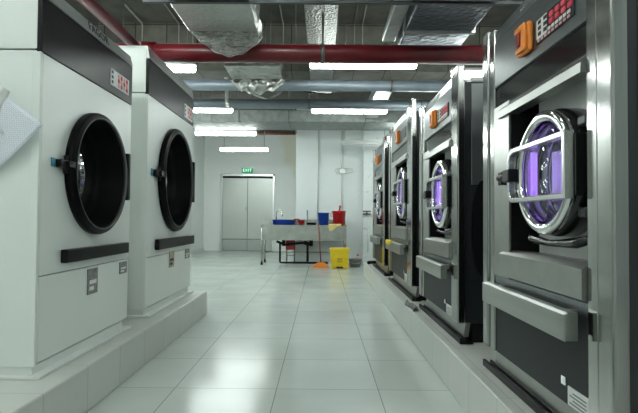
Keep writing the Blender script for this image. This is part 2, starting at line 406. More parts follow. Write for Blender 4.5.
# exit sign
ex = thing('exit_sign', 'small green lit exit sign above the steel double door', 'sign', (-2.29, YF, 2.40))
obj('sign_body', MB().box(-2.46, -2.12, YF - .05, YF, 2.40, 2.555, .006), green_s, ex)
text('sign_text', 'EXIT', .125, frame_M((-2.29, YF - .052, 2.478), (1, 0, 0), (0, 0, 1)), exit_w, ex, spacing=1.1)

# ------------------------------------------------------------------ tumble dryers
def dryer(y0, y1, zt, zp, cy, cz, r, bar, seam, tags, text_pos, disp, label):
    """front plane X=-1.34, facing +X; y0 near side"""
    xf, xb = -1.34, -2.75
    t = thing('tumble_dryer', label, 'dryer', ((xf + xb) / 2, (y0 + y1) / 2, PZ), 'tumble dryers on the left plinth')
    zb = PZ + .055; s = r / .355
    body = MB().box(xb, xf - .02, y0, y0 + .02, zb, zp + .005, .003).box(xb, xf - .02, y1 - .02, y1, zb, zt, .003)
    body.box(xb, xf - .02, y0, y0 + .02, zp + .013, zt, .003)
    body.box(xb, xb + .02, y0, y1, zb, zt).box(xb, xf - .03, y0, y1, zt - .02, zt).box(xb, xf - .02, y0 + .02, y1 - .02, zb, zb + .02)
    obj('body', body, white, t)
    obj('base_plate', MB().box(xb, xf + .035, y0 - .012, y1 - .02, PZ + .001, PZ + .016, .003).box(xb, xf - .015, y0 + .01, y1 - .05, PZ + .016, zb), white, t)
    obj('front_panel', MB().holed(xf - .02, xf, y0 + .022, y1 - .002, seam + .006, zp - .004, cy, cz, r * .92), white, t)
    obj('lower_panel', MB().box(xf - .02, xf - .002, y0 + .028, y1 - .004, zb + .012, seam, .003), white, t)
    obj('corner_post', MB().box(xf - .04, xf + .001, y0 - .001, y0 + .02, zb, zp, .004), white, t)
    pnl = obj('control_panel', MB().box(xf - .03, xf + .004, y0 + .002, y1 - .002, zp, zt - .075 * s, .003), dryer_black, t, 'black control panel')
    tr = obj('top_strip', MB().prism([(xf - .03, zt - .072 * s), (xf + .006, zt - .072 * s), (xf + .004, zt - .06 * s), (xf - .012, zt + .002), (xf - .03, zt + .002)], 'Y', y0 + .002, y1 - .002), brand_strip, t)
    if text_pos:
        text('brand_text', 'FAGOR', .072 * s, frame_M((xf - .001, text_pos, zt - .032 * s), (0, 1, 0), (-.016, 0, .062)), ink, tr, spacing=1.15)
    dy0, dy1, dz0, dz1 = disp
    dp = obj('display', MB().box(xf + .003, xf + .009, dy0, dy1, dz0, dz1, .001), label_white, pnl)
    mk = MB(); pm = MB(); bk = MB(); wd, hg = dy1 - dy0, dz1 - dz0
    for i in range(3):
        bk.box(xf + .009, xf + .0105, dy0 + wd * .05, dy0 + wd * .13, dz0 + hg * (.12 + .3 * i), dz0 + hg * (.30 + .3 * i))
    random.seed(3)
    for i in range(4):
        for j in range(3):
            (mk if (i + j) % 2 else pm).lathe([(0.0, 0.0015), (wd * .055, .0015), (wd * .055, 0)], (xf + .009, dy0 + wd * (.42 + .15 * i), dz0 + hg * (.22 + .28 * j)), 'X', 10)
    obj('red_symbols', mk, red_mark, dp); obj('pink_symbols', pm, pink_mark, dp); obj('key_column', bk, ink, dp)
    # porthole
    obj('door_ring', MB().lathe([(r * .90, -.01), (r * .90, .03), (r * .912, .048), (r * .935, .055), (r * .95, .044), (r * .96, .044), (r * .985, .040), (r, .026), (r, .001), (r * .9, .001)], (xf, cy, cz), 'X', 64), black_rub, t, 'thick black porthole ring')
    obj('ring_bead', MB().lathe([(r * .896, .036), (r * .900, .052), (r * .916, .056), (r * .918, .040)], (xf, cy, cz), 'X', 64, True), bead_m, t)
    tun = MB().lathe([(r * .898, .04), (r * .895, -.10), (r * .89, -.15), (r * .80, -.185)], (xf, cy, cz), 'X', 64)
    obj('tunnel', tun, black_sat, t)
    obj('door_glass', MB().lathe([(0, -.075), (r * .3, -.082), (r * .6, -.105), (r * .885, -.145), (r * .885, -.151), (r * .6, -.111), (r * .3, -.088), (0, -.081)], (xf, cy, cz), 'X', 64), glass_dark, t, 'dark reflecting porthole glass')
    obj('drum', MB().lathe([(r * .80, -.17), (r * 1.1, -.2), (r * 1.1, -.9), (0, -.9)], (xf, cy, cz), 'X', 48), black_sat, t)
    # hinge bracket near side, latch bar far side
    hz = cz + .015
    hb = MB().box(xf, xf + .035, cy - r - .09 * s, cy - r + .005, hz - .02 * s, hz + .02 * s, .004).box(xf + .032, xf + .052, cy - r - .04 * s, cy - r + .05 * s, hz - .017 * s, hz + .017 * s, .004).cyl((xf + .02, cy - r - .02, hz - .045 * s), (xf + .02, cy - r - .02, hz + .045 * s), .012)
    hg_ = obj('hinge', hb, black_sat, t)
    obj('hinge_tag', MB().box(xf + .001, xf + .006, cy - r - .125 * s, cy - r - .09 * s, hz - .02 * s, hz + .024 * s, .001), blue_tag, hg_, 'blue tag')
    obj('latch', MB().box(xf + .012, xf + .055, cy + r - .01, cy + r + .028 * s, cz - .14 * s, cz + .17 * s, .008).box(xf, xf + .02, cy + r + .002, cy + r + .05 * s, cz - .1 * s, cz + .13 * s, .004), black_sat, t)
    # handle bar
    obj('handle_bar', MB().box(xf + .001, xf + .037, bar[0], bar[1], bar[2], bar[3], .004), black_sat, t, 'long black handle bar')
    for (a, b, c, e, mm) in tags:
        pl = obj('label_plate', MB().box(xf - .002, xf + .003, a, b, c, e, .001), mm, t)
        obj('plate_mark', MB().box(xf + .003, xf + .0042, a + .02, b - .02, c + .04 * (e - c) / .1, c + .055 * (e - c) / .1).box(xf + .003, xf + .0042, a + .02, b - .05, c + .015 * (e - c) / .1, c + .03 * (e - c) / .1), label_white if mm is label_grey else ink, pl)
    return t
dryer(2.28, 3.378, 2.13, 1.788, 2.865, 1.256, .357, (2.49, 3.29, .763, .832), .712,
      [(2.785, 2.91, .553, .70, label_grey), (3.225, 3.345, .622, .70, label_grey)], 2.87, (3.02, 3.31, 1.838, 1.942),
      'nearest white tumble dryer, with the loose paper on its side')
dryer(3.70, 5.0, 2.325, 1.952, 4.41, 1.342, .465, (3.90, 4.98, .74, .826), .688,
      [(4.28, 4.42, .56, .70, tan_tag), (4.78, 4.93, .60, .69, label_grey)], None, (4.66, 4.95, 1.98, 2.11),
      'farther white tumble dryer at the end of the left plinth')

# paper hung on the near dryer's side
def paperf(u, v):
    T, Rr, Bv = Vector((-1.495, 0, 1.583)), Vector((-1.288, 0, 1.424)), Vector((-1.500, 0, 1.215))
    p = T + (Rr - T) * u + (Bv - Rr) * v
    p.y = 2.225 - .012 * math.sin(u * 3 + v * 2) - .010 * v
    return p
pp = thing('paper_sheet', 'tilted printed paper sheet hung on the side of the near dryer', 'paper', (-1.49, 2.235, 1.58))
obj('sheet', MB().grid(paperf, 14, 14, .0008, uv=(.25, .28)), paper_m, pp)
def foldf(u, v):
    return Vector((-1.485 - .03 * math.sin(v * 3) + .045 * u * (1 - .4 * v), 2.215 - .025 * math.sin(u * PI) + .004 * math.sin(v * 9), 1.585 - .20 * v + .01 * math.sin(u * 4)))
obj('folded_edge', MB().grid(foldf, 8, 14, .0008), label_white, pp)
obj('clip', MB().cyl((-1.494, 2.249, 1.580), (-1.494, 2.21, 1.580), .008), rod_m, pp)

# ------------------------------------------------------------------ washing machines
def washer(y0, y1, s, yc, zt, label, full=True, sticker=True):
    """front plane X=.85 facing -X; y0 near side, y1 far side; central parts scaled s about yc"""
    xf = .85; xb = 2.15
    Y = lambda q: yc + (q - .4775) * s                  # q = distance from the near side on the nearest machine
    Zs = (zt - PZ) / (1.97 - PZ)
    Z = lambda z: PZ + (z - PZ) * Zs
    t = thing('washing_machine', label, 'washing machine', ((xf + xb) / 2, (y0 + y1) / 2, PZ), 'washing machines on the right plinth')
    yn, yfr = Y(.155), y1 - .15 * s                     # inner edges of the two pillars
    # body behind the front frame
    body = MB().box(xf + .19, xb, y0 + .03, y1 - .03, Z(.36), Z(1.87), .004)
    body.box(xf + .045, xf + .19, y0 + .03, Y(.12), Z(.36), Z(1.87)).box(xf + .045, xf + .19, Y(.87), y1 - .03, Z(.36), Z(1.87))
    body.box(xf + .045, xf + .19, Y(.12), Y(.86), Z(1.53), Z(1.87)).box(xf + .045, xf + .19, Y(.12), Y(.86), Z(.36), Z(.84))
    bo = obj('body', body, side_dark, t)
    obj('side_cover', MB().box(xf + .09, xb - .06, y0 + .024, y0 + .032, Z(1.22), Z(1.86), .003), side_grey, bo)
    obj('side_vent', MB().prism([(xf + .16 + .07 * math.cos(a), Z(.95) + .30 * math.sin(a)) for a in [2 * PI * k / 24 for k in range(24)]], 'Y', y0 + .022, y0 + .034), black_sat, bo)
    obj('top_box', MB().box(xf + .09, xb - .3, y0 + .03, y1 - .1, Z(1.87), Z(1.905), .006), steel_soft, t)
    obj('base', MB().box(xf + .09, xb - .05, y0 + .02, y1 - .02, PZ + .001, Z(.36)), black_sat, t)
    obj('base_plate', MB().prism([(xf + .045, PZ + .03), (xf + .075, PZ + .03), (xf + .09, Z(.36)), (xf + .06, Z(.36))], 'Y', y0 + .04, y1 - .04), steel_soft, t)
    # tray on the plinth below the front
    tr = MB().box(xf + .005, xf + .085, y0 - .03, y1 + .02, PZ + .001, PZ + .012, .002).box(xf + .002, xf + .018, y0 - .03, y1 + .02, PZ + .001, PZ + .035, .003).box(xf + .04, xf + .05, y0 - .03, y1 + .02, PZ + .012, PZ + .03)
    obj('drip_tray', tr, black_sat, t)
    # pillars
    o1 = y0 + (yn - y0) * .57
    obj('pillar', MB().box(xf - .004, xf + .045, y0, o1 - .004, Z(.36), Z(1.972), .008).box(xf + .004, xf + .045, o1 + .004, yn, Z(.36), Z(1.955), .006).box(xf + .015, xf + .045, o1 - .006, o1 + .006, Z(.36), Z(1.95)), steel, t, 'tall brushed steel pillar')
    o2 = yfr + (y1 - yfr) * .45
    obj('pillar', MB().box(xf + .004, xf + .045, yfr, o2 - .003, Z(.36), Z(1.955), .006).box(xf - .004, xf + .045, o2 + .003, y1, Z(.36), Z(1.972), .008).box(xf + .015, xf + .045, o2 - .006, o2 + .006, Z(.36), Z(1.95)), steel, t, 'tall brushed steel pillar')
    # front panels from the top down
    bs = obj('brand_strip', MB().prism([(xf + .01, Z(1.885)), (xf + .045, Z(1.885)), (xf + .045, Z(1.965)), (xf + .035, Z(1.965))], 'Y', yn, yfr), panel_grey, t)
    if full:
        text('brand_text', 'FAGOR', .055, frame_M((xf + .019, Y(.62), Z(1.925)), (0, -1, 0), (.025, 0, .08)), pale_ink, bs, spacing=1.15)
    cp = obj('control_panel', MB().box(xf + .006, xf + .045, yn, yfr, Z(1.655), Z(1.88), .003), panel_grey, t, 'dark grey control panel')
    # emergency switch
    sy, sz, k = Y(.60), Z(1.755), s * .062
    sw = obj('emergency_switch', MB().box(xf - .02, xf + .006, sy - k, sy + k, sz - k, sz + k, .014, 3).box(xf - .034, xf - .02, sy - k * .9, sy - k * .25, sz - k * .9, sz + k * .9, .008).box(xf - .034, xf - .02, sy - k * .4, sy + k * .75, sz + k * .5, sz + k * .9, .006).box(xf - .034, xf - .02, sy - k * .4, sy + k * .6, sz - k * .9, sz - k * .55, .006), orange, cp, 'orange switch housing')
    obj('switch_knob', MB().cyl((xf - .019, sy + k * .15, sz), (xf - .026, sy + k * .15, sz), k * .6).box(xf - .036, xf - .026, sy - k * .05, sy + k * .3, sz - k * .45, sz + k * .45, .004), switch_red, sw)
    # display
    a, b, c, e = Y(.22), Y(.51), Z(1.70), Z(1.795)
    dp = obj('display', MB().box(xf + .001, xf + .007, a, b, c, e, .001), panel_low, cp)
    if full:
        wd, hg = b - a, e - c; rd = MB(); pk = MB(); wl = MB()
        for i in range(2):
            kc = MB()
            for j in range(3):
                kc.box(xf - .001, xf + .001, b - wd * (.07 + .16 * i), b - wd * (.16 + .16 * i), c + hg * (.28 + .24 * j), c + hg * (.44 + .24 * j))
            obj('key_column', kc, ink, dp)
        wl.box(xf - .0004, xf + .001, b - wd * .02, b - wd * .32, c + hg * .18, e - hg * .03)
        for i in range(4):
            for j in range(2):
                rd.box(xf - .003, xf + .001, b - wd * (.40 + .155 * i), b - wd * (.50 + .155 * i), c + hg * (.40 + .27 * j), c + hg * (.60 + .27 * j), .004)
        random.seed(5)
        for i in range(9):
            pk.box(xf - .001, xf + .001, b - wd * (.05 + .1 * i), b - wd * (.11 + .1 * i), c + hg * .05, c + hg * .15)
            if i > 2: wl.box(xf - .001, xf + .001, b - wd * (.05 + .1 * i), b - wd * (.12 + .1 * i), c + hg * .21, c + hg * .33)
        obj('label_area', wl, label_white, dp); obj('red_buttons', rd, red_mark, dp); obj('pink_marks', pk, pink_mark, dp)
    obj('display_band', MB().box(xf + .018, xf + .045, yn, yfr, Z(1.553), Z(1.652), .002), black_gloss, t, 'glossy black reflecting band')
    obj('visor', MB().prism([(xf + .02, Z(1.552)), (xf - .012, Z(1.518)), (xf - .012, Z(1.485)), (xf + .045, Z(1.485)), (xf + .045, Z(1.552))], 'Y', yn + .002, Y(.90)), steel_soft, t)
    obj('side_panel', MB().box(xf + .003, xf + .014, Y(.80), yfr, Z(.735), Z(1.552), .002), steel_soft, t)
    # recess around the door
    obj('recess_lining', MB().box(xf + .014, xf + .12, Y(.795), Y(.81), Z(.86), Z(1.484)), black_sat, t)
    obj('recess_lining', MB().box(xf + .045, xf + .12, Y(.155), Y(.165), Z(.86), Z(1.484)), black_sat, t)
    zc = Z(1.185); ccy = Y(.455); r = .238 * s
    obj('recess_plate', MB().holed(xf + .115, xf + .12, Y(.165), Y(.74), Z(.845), Z(1.529), ccy - .02, zc, r * .9), plate_m, t)
    obj('recess_strip', MB().box(xf + .112, xf + .122, Y(.74), Y(.79), Z(.845), Z(1.529)), black_gloss, t)
    # porthole door
    dr = obj('porthole_door', MB().lathe([(r * .84, .12), (r * .84, .01), (r * .86, .0), (r * .99, .02), (r * 1.03, .05), (r * 1.03, .11), (r * .9, .125)], (xf, ccy, zc), 'X', 64), black_gloss, t, 'thick round black door')
    obj('bezel', MB().lathe([(r * .81, .012), (r * .83, -.008), (r * .92, -.014), (r * .99, -.006), (r * 1.0, .015), (r * .9, .012)], (xf, ccy, zc), 'X', 64, True), chrome, dr, 'bright chrome bezel')
    obj('door_glass', MB().lathe([(0, .004), (r * .8, .006), (r * .8, .014), (0, .012)], (xf, ccy, zc), 'X', 48), glass_clear, dr)
    obj('drum', MB().lathe([(r * .80, .012), (r * .785, .02), (r * .785, .085), (r * .82, .09), (r * .83, .122), (0, .126)], (xf, ccy, zc), 'X', 48), steel_dark, t)
    obj('drum_ring', MB().lathe([(r * .735, .07), (r * .775, .064), (r * .775, .084), (r * .735, .08)], (xf, ccy, zc), 'X', 48, True), black_gloss, t)
    hz = .42 * r
    obj('violet_glow_strip', MB().box(xf + .022, xf + .05, ccy + r * .655, ccy + r * .67, zc - hz, zc + hz, .002), violet2, t, 'glowing strip standing in for violet light inside the porthole')  # glowing strip in place of the violet reflection at the far rim
    obj('drum_glow', MB().box(xf + .112, xf + .12, ccy - r * .2, ccy + r * .68, zc - hz, zc + hz, .003), violet, t, 'glowing panel standing in for violet light inside the drum')  # glowing panel in place of the violet-lit drum wall
    # square hand frame in front of the porthole
    fy0, fy1, fz0, fz1 = Y(.20), Y(.70), Z(1.075), Z(1.305)
    pts = []; rad = .05 * s
    for (cy_, cz_, a0) in ((fy1 - rad, fz1 - rad, 0), ):
        for k in range(7): pts.append((xf - .03, cy_ + rad * math.cos(PI / 2 - k * PI / 12), cz_ + rad * math.sin(PI / 2 - k * PI / 12)))
    for k in range(7): pts.append((xf - .03, fy1 - rad + rad * math.cos(-k * PI / 12), fz0 + rad + rad * math.sin(-k * PI / 12)))
    pts += [(xf - .03, fy0, fz0), (xf - .03, fy0, fz1)]
    outer = [(p[1], p[2]) for p in pts]; cyy, czz = (fy0 + fy1) / 2, (fz0 + fz1) / 2
    wf = .020 * s
    inner = [(cyy + (y - cyy) * (1 - 2 * wf / (fy1 - fy0)), czz + (z - czz) * (1 - 2 * wf / (fz1 - fz0))) for y, z in outer]
    b = bmesh.new(); L = []
    for x in (xf - .045, xf - .012):
        L.append(([b.verts.new((x, y, z)) for y, z in outer], [b.verts.new((x, y, z)) for y, z in inner]))
    n = len(outer)
    for i in range(n):
        j = (i + 1) % n
        for O, I in L: b.faces.new((O[i], O[j], I[j], I[i]))
        for q in (0, 1): b.faces.new((L[0][q][i], L[0][q][j], L[1][q][j], L[1][q][i]))
    bmesh.ops.recalc_face_normals(b, faces=b.faces); bmesh.ops.bevel(b, geom=b.edges[:], offset=.003, segments=1, affect='EDGES')
    fm = MB(); fm._add(b)
    hf = obj('door_frame', fm, frame_silver, dr, 'square silver frame across the porthole')
    obj('frame_block', MB().box(xf - .012, xf + .06, fy0 - .005, fy0 + .03, fz0 + .01, fz1 - .01, .004), black_gloss, hf)
    lz = zc + .008
    obj('door_latch', MB().box(xf - .055, xf - .012, fy1 - .045, fy1 + .03, lz - .028, lz + .028, .006).cyl((xf - .035, fy1 + .0, lz), (xf - .035, fy1 + .12 * s, lz), .014).cyl((xf - .035, fy1 + .12 * s, lz), (xf + .02, fy1 + .12 * s, lz), .012).box(xf - .03, xf + .012, fy1 + .10 * s, fy1 + .15 * s, lz - .03, lz + .03, .005), black_sat, dr)
    for q in (.65, -.65): obj('door_hinge', MB().box(xf + .02, xf + .12, ccy - r * 1.12, ccy - r * .9, zc + r * (q - .07), zc + r * (q + .07), .005), side_dark, dr)
    obj('gasket_fold', MB().tube([(xf + .07, Y(.74), zc - r * 1.03), (xf + .05, Y(.66), zc - r * 1.10), (xf + .07, Y(.55), zc - r * 1.15), (xf + .06, Y(.42), zc - r * 1.13), (xf + .05, Y(.30), zc - r * 1.10), (xf + .07, Y(.2), zc - r * 1.0)], [.012, .02, .013, .016, .02, .013], 10), black_gloss, t)
    # sill, lower part
    obj('sill', MB().prism([(xf + .115, Z(.86)), (xf + .02, Z(.866)), (xf - .012, Z(.845)), (xf - .012, Z(.745)), (xf + .03, Z(.735)), (xf + .115, Z(.735))], 'Y', yn + .002, Y(.88)), steel_soft, t)
    obj('dark_strip', MB().box(xf + .01, xf + .045, yn, yfr, Z(.695), Z(.733), .002), panel_grey, t)  # narrow dark grey strip between the sill and the lower panel
    obj('lower_panel', MB().box(xf + .012, xf + .045, yn, yfr, Z(.36), Z(.692), .003), panel_low, t, 'charcoal lower panel')
    hy1 = y1 - .17
    hb = MB().prism([(xf - .062, Z(.695)), (xf - .05, Z(.703)), (xf - .02, Z(.703)), (xf - .02, Z(.695)), (xf - .045, Z(.690)), (xf - .05, Z(.615)), (xf - .062, Z(.61))], 'Y', Y(.168), hy1)
    hb.box(xf - .03, xf + .012, Y(.23), Y(.26), Z(.67), Z(.70)).box(xf - .03, xf + .012, hy1 - .11, hy1 - .08, Z(.67), Z(.70)).box(xf - .062, xf - .02, Y(.165), Y(.173), Z(.612), Z(.70), .002).box(xf - .062, xf - .02, hy1 - .005, hy1 + .003, Z(.612), Z(.70), .002)
    obj('handle_bar', hb, steel_h, t, 'long steel handle bar')
    if sticker:
        st = obj('label_plate', MB().box(xf + .008, xf + .013, Y(.155), Y(.29), Z(.365), Z(.43), .001), label_white, t)
        m2 = MB()
        for i in range(4): m2.box(xf + .0068, xf + .0082, Y(.17), Y(.275 - .02 * (i % 2)), Z(.375 + .012 * i), Z(.380 + .012 * i))
        obj('plate_lines', m2, pale_ink, st)
        obj('lower_lock', MB().box(xf + .004, xf + .013, Y(.30), Y(.33), Z(.425), Z(.455), .002), chrome, t)
    return t
washer(1.412, 2.55, 1.0, 1.8895, 1.97, 'nearest washing machine on the right, with red display buttons in view')
washer(3.02, 4.21, 1.03, 3.53, 1.975, 'second washing machine from the front, with its dark side panel showing')
washer(4.57, 6.12, 1.15, 5.22, 2.15, 'third washing machine from the front, with a yellow cloth on its handle', full=False)
washer(6.56, 8.02, 1.12, 7.2, 2.135, 'farthest washing machine, at the far end of the right plinth', full=False, sticker=False)
# things on and around the machines
def clothf(u, v):
    y = 5.20 + .46 * u; a = v * 2 - 1
    return Vector((.789 - .002 * abs(a) + (.03 if a > 0 else -.006), y, .722 + .045 * .3 - .055 * abs(a) + .004 * math.sin(u * 14)))
def cloth2(u, v):
    zt = PZ + (.703 - PZ) * (2.15 - PZ) / 1.73 + .004
    y = 5.50 + .42 * u + .01 * math.sin(v * 7)
    if v < .35: return Vector((.835 - .055 * (v / .35), y, zt + .003 * math.sin(u * 15)))
    return Vector((.780 - .003 * math.sin(u * 12), y, zt - .045 * (v - .35) / .65))
single('yellow_cloth', MB().grid(cloth2, 16, 10, .004), yellow_b, 'small yellow cloth hung over the third washing machine handle', 'cloth', (.80, 5.6, .76))
rg = MB()
rg.grid(lambda u, v: Vector((.785 + .05 * (u - .5) + .015 * math.sin(v * 6), 4.22 + .36 * (v - .5), PZ + .006 + .035 * math.sin(u * PI) * (.45 + .55 * abs(math.sin(v * 7 + u * 3))))), 10, 18, .004)
single('grey_rag', rg, grey_cloth, 'crumpled grey rag on the edge of the right plinth', 'rag', (.79, 4.22, PZ))
hs = MB().tube([(.80, 8.20, PZ + .03), (.83, 8.28, PZ + .032), (.92, 8.33, PZ + .03), (1.05, 8.36, PZ + .03), (1.2, 8.34, PZ + .03)], .028, 10)
single('black_hose', hs, black_rub, 'short black hose lying at the far end of the right plinth', 'hose', (1.0, 8.3, PZ))

# ------------------------------------------------------------------ lamps
def light(xc, yc, z, label, L=1.22, rods=(-.42, .42), rot=0.0, lit=True):
    t = thing('ceiling_light', label, 'light', (xc, yc, z), 'batten lights under the ceiling')
    M = Matrix.Translation((xc, yc, z)) @ Matrix.Rotation(rot, 4, 'Z') @ Matrix.Translation((-xc, -yc, -z))
    def add(name, mb, m, p):
        bmesh.ops.transform(mb.bm, matrix=M, verts=mb.bm.verts); return obj(name, mb, m, p)
    add('housing', MB().box(xc - L / 2 - .01, xc + L / 2 + .01, yc - .05, yc + .05, z + .035, z + .07, .01), lamp_off, t)
    add('diffuser', MB().box(xc - L / 2, xc + L / 2, yc - .045, yc + .045, z - .035, z + .038, .026, 3), lamp_e if lit else lamp_off, t)
    if rods:
        for q in rods:
            add('suspension_rod', MB().cyl((xc + q * L, yc, z + .07), (xc + q * L, yc, ZC), .005, n=8), rod_m, t)
light(.455, 5.42, 2.735, 'bright batten light in front of the red pipe, upper centre', 1.2, rods=(-.24, .42))
light(.43, 7.68, 2.72, 'bright batten light behind the grey pipes, right of centre', 1.2)
light(-2.08, 5.55, 2.72, 'batten light partly hidden behind the top of the farther dryer')
light(-2.04, 7.68, 2.72, 'batten light at left just below the lower blue-grey pipe')
light(-1.99, 9.95, 2.745, 'batten light just beyond the silver cross duct on the left', 1.25, rot=-.02)
light(-1.95, 12.1, 2.72, 'short-looking batten light hung nearest the exit door', 1.2)
# unseen batten lights added over and behind the camera to brighten the room
rows = [(-1.9, 'over the left plinth'), (-.3, 'over the aisle'), (1.3, 'over the right plinth')]
for yy, wh in ((3.2, 'between the machines'), (2.05, 'above the near machines'), (.7, 'overhead'), (-.6, 'just behind the camera')):
    for xx, rw in rows:
        light(xx, yy, 3.0 if xx < 0 else 3.0, 'added unseen batten light %s, %s' % (rw, wh))
for yy, wh in ((5.0, 'nearer'), (7.0, 'farther')):
    light(1.95, yy, 2.5, 'added batten light hidden behind the tops of the washing machines, ' + wh + ' one')  # out of sight, added to brighten the far half of the room
for yy, wh in ((7.1, 'nearer'), (8.6, 'middle'), (10.1, 'farther')):
    light(-3.12, yy, 2.72, 'added hidden batten light along the left wall beyond the dryers, %s one' % wh, rot=PI / 2)  # screened by the dryers, added to lift the far walls
light(1.9, 9.6, 2.6, 'added batten light hidden behind the farthest washing machine')  # another hidden light added for the far end
light(.9, 10.2, 2.6, 'unlit batten light behind the lit one on the right', 1.0, lit=False)

# ------------------------------------------------------------------ pipes and ducts
sp = thing('sprinkler_pipe', 'thick red sprinkler pipe crossing the room under the ceiling', 'pipe', (0, 4.3, 2.482))
obj('main_run', MB().cyl((-3.6, 4.32, 2.482), (2.74, 4.32, 2.482), .082, n=32), red_pipe, sp)
obj('branch_run', MB().cyl((-1.62, -3.19, 2.482), (-1.62, 4.25, 2.482), .042, n=28), red_pipe, sp)
obj('coupling', MB().cyl((-1.74, 4.32, 2.482), (-1.50, 4.32, 2.482), .096, n=28).cyl((-1.62, 4.16, 2.482), (-1.62, 4.32, 2.482), .054, n=28), red_pipe, sp)
for x in (-2.6, .0, 2.2):
    obj('pipe_hanger', MB().cyl((x, 4.32, 2.562), (x, 4.32, 2.849 if x == 0 else ZC), .009, n=8).lathe([(.083, -.018), (.089, -.018), (.089, .018), (.083, .018)], (x, 4.32, 2.482), 'X', 28, True), rod_m, sp)
def pipe(x0, x1, y, z, r, m, label, hang=()):
    t = thing('grey_pipe' if m is grey_pipe else 'brown_pipe', label, 'pipe', ((x0 + x1) / 2, y, z))
    obj('pipe_run', MB().cyl((x0, y, z), (x1, y, z), r, n=28), m, t)
    for x in hang:
        obj('pipe_hanger', MB().cyl((x, y, z + r), (x, y, 2.98 if 6.45 < y < 6.85 else ZC), .006, n=8).lathe([(r, -.015), (r + .006, -.015), (r + .006, .015), (r, .015)], (x, y, z), 'X', 28, True), rod_m, t)
    return t
pipe(-3.6, 2.74, 6.3, 2.745, .072, grey_pipe, 'upper blue-grey pipe crossing below the concrete beam', (-.75, .9))
pipe(-3.6, 2.74, 7.25, 2.725, .072, grey_pipe, 'lower blue-grey pipe crossing just above the centre light', (-2.1, -.2))
pipe(-1.45, -.61, 11.0, 2.945, .035, rust, 'dark red-brown pipe by the middle wall corner, above the sink', (-1.3,))

def duct(name, x0, x1, y0, y1, z0, z1, m, label, flanges=(), fm=None, bands=()):
    t = thing(name, label, 'duct', ((x0 + x1) / 2, (y0 + y1) / 2, z0))
    obj('duct_run', MB().box(x0, x1, y0, y1, z0, z1, .012), m, t)
    for f in flanges:
        obj('flange', MB().box(x0 - .02, x1 + .02, f - .02, f + .02, z0 - .02, z0 + .012, .003).box(x0 - .02, x0 + .01, f - .02, f + .02, z0, z1, .003).box(x1 - .01, x1 + .02, f - .02, f + .02, z0, z1, .003), fm or galv, t)
    for bx in bands:
        obj('hanger_band', MB().box(bx - .012, bx + .012, y0 - .008, y1 + .008, z0 - .008, z0 + .004).box(bx - .012, bx + .012, y0 - .01, y0 + .002, z0 - .008, z1 + .02).cyl((bx, y0 - .01, z1), (bx, y0 - .01, ZC), .006, n=8), rod_m, t)
    return t
# foil duct upper left with the sagging film at its end
fd = duct('foil_duct', -1.15, -.545, .3, 4.12, 2.60, 2.98, foil_m, 'silver foil-wrapped duct at upper left, its end wrapped in hanging film')
obj('foil_wrap', MB().grid(lambda u, v: Vector((-.54 + .018 * math.sin(u * 40) * math.sin(v * 9) + .012 * math.sin(v * 17 + u * 11), .6 + 3.54 * u, 2.575 + .40 * v + .015 * math.sin(u * 31 + v * 3))), 70, 10, .004), foil_c, fd)
def sag(u, v):
    x = -1.13 + .62 * u
    drop = .255 * (max(0, math.sin(PI * (u * .92 + .04) ** 1.25)) ** .8)
    return Vector((x, 4.14 + .03 * math.sin(u * 9) * v + .05 * math.sin(v * PI), 2.66 - .06 * (1 - v) - drop * v - .02 * v + .008 * math.sin(u * 23) * v))
def sag2(u, v):                       # the sheet sags from the duct's end corner down in front of the pipe
    x = -1.13 + .61 * u
    drop = .21 * (max(0, math.sin(PI * (u * .95 + .02) ** 1.2)) ** .75)
    return Vector((x, 4.13 + .012 * math.sin(u * 9 + v * 4) - .03 * math.sin(v * PI), 2.605 - drop * v + .006 * math.sin(u * 31 + v * 7)))
obj('hanging_film', MB().grid(sag2, 30, 14, .0015), film_m, fd)
def hem(u): return sag2(u, 1.0)
obj('film_hem', MB().tube([hem(k / 30) for k in range(31)], .004, 6), foil_c, fd)
# right dull duct with a flange, and the slim trunking beside it
duct('steel_duct', .70, 1.27, .3, 4.5, 2.60, 2.98, foil_d, 'dark grey steel duct at upper right, with a pale flange', (4.08,), galv)
duct('cable_trunking', .555, .675, .3, 4.5, 2.66, 2.74, galv, 'slim galvanised trunking along the left of the dark grey duct')
# speckled flat duct over the middle of the aisle
duct('speckled_duct', -.165, .135, .5, 7.1, 2.85, 2.965, foil_w, 'flat speckled pale duct running along the ceiling at centre')
# galvanised cable tray across, behind the red pipe
ct = thing('cable_tray', 'pale galvanised tray crossing just below the red pipe at left', 'tray', (-1.1, 5.1, 2.74))
obj('tray_bed', MB().box(-2.6, -.05, 4.95, 5.30, 2.735, 2.745), galv, ct)
for y in (4.95, 5.29): obj('tray_lip', MB().box(-2.6, -.05, y, y + .01, 2.735, 2.80), galv, ct)
for x in (-2.2, -.3): obj('hanger_rod', MB().cyl((x, 5.28, 2.75), (x, 5.28, ZC), .006, n=8), rod_m, ct)
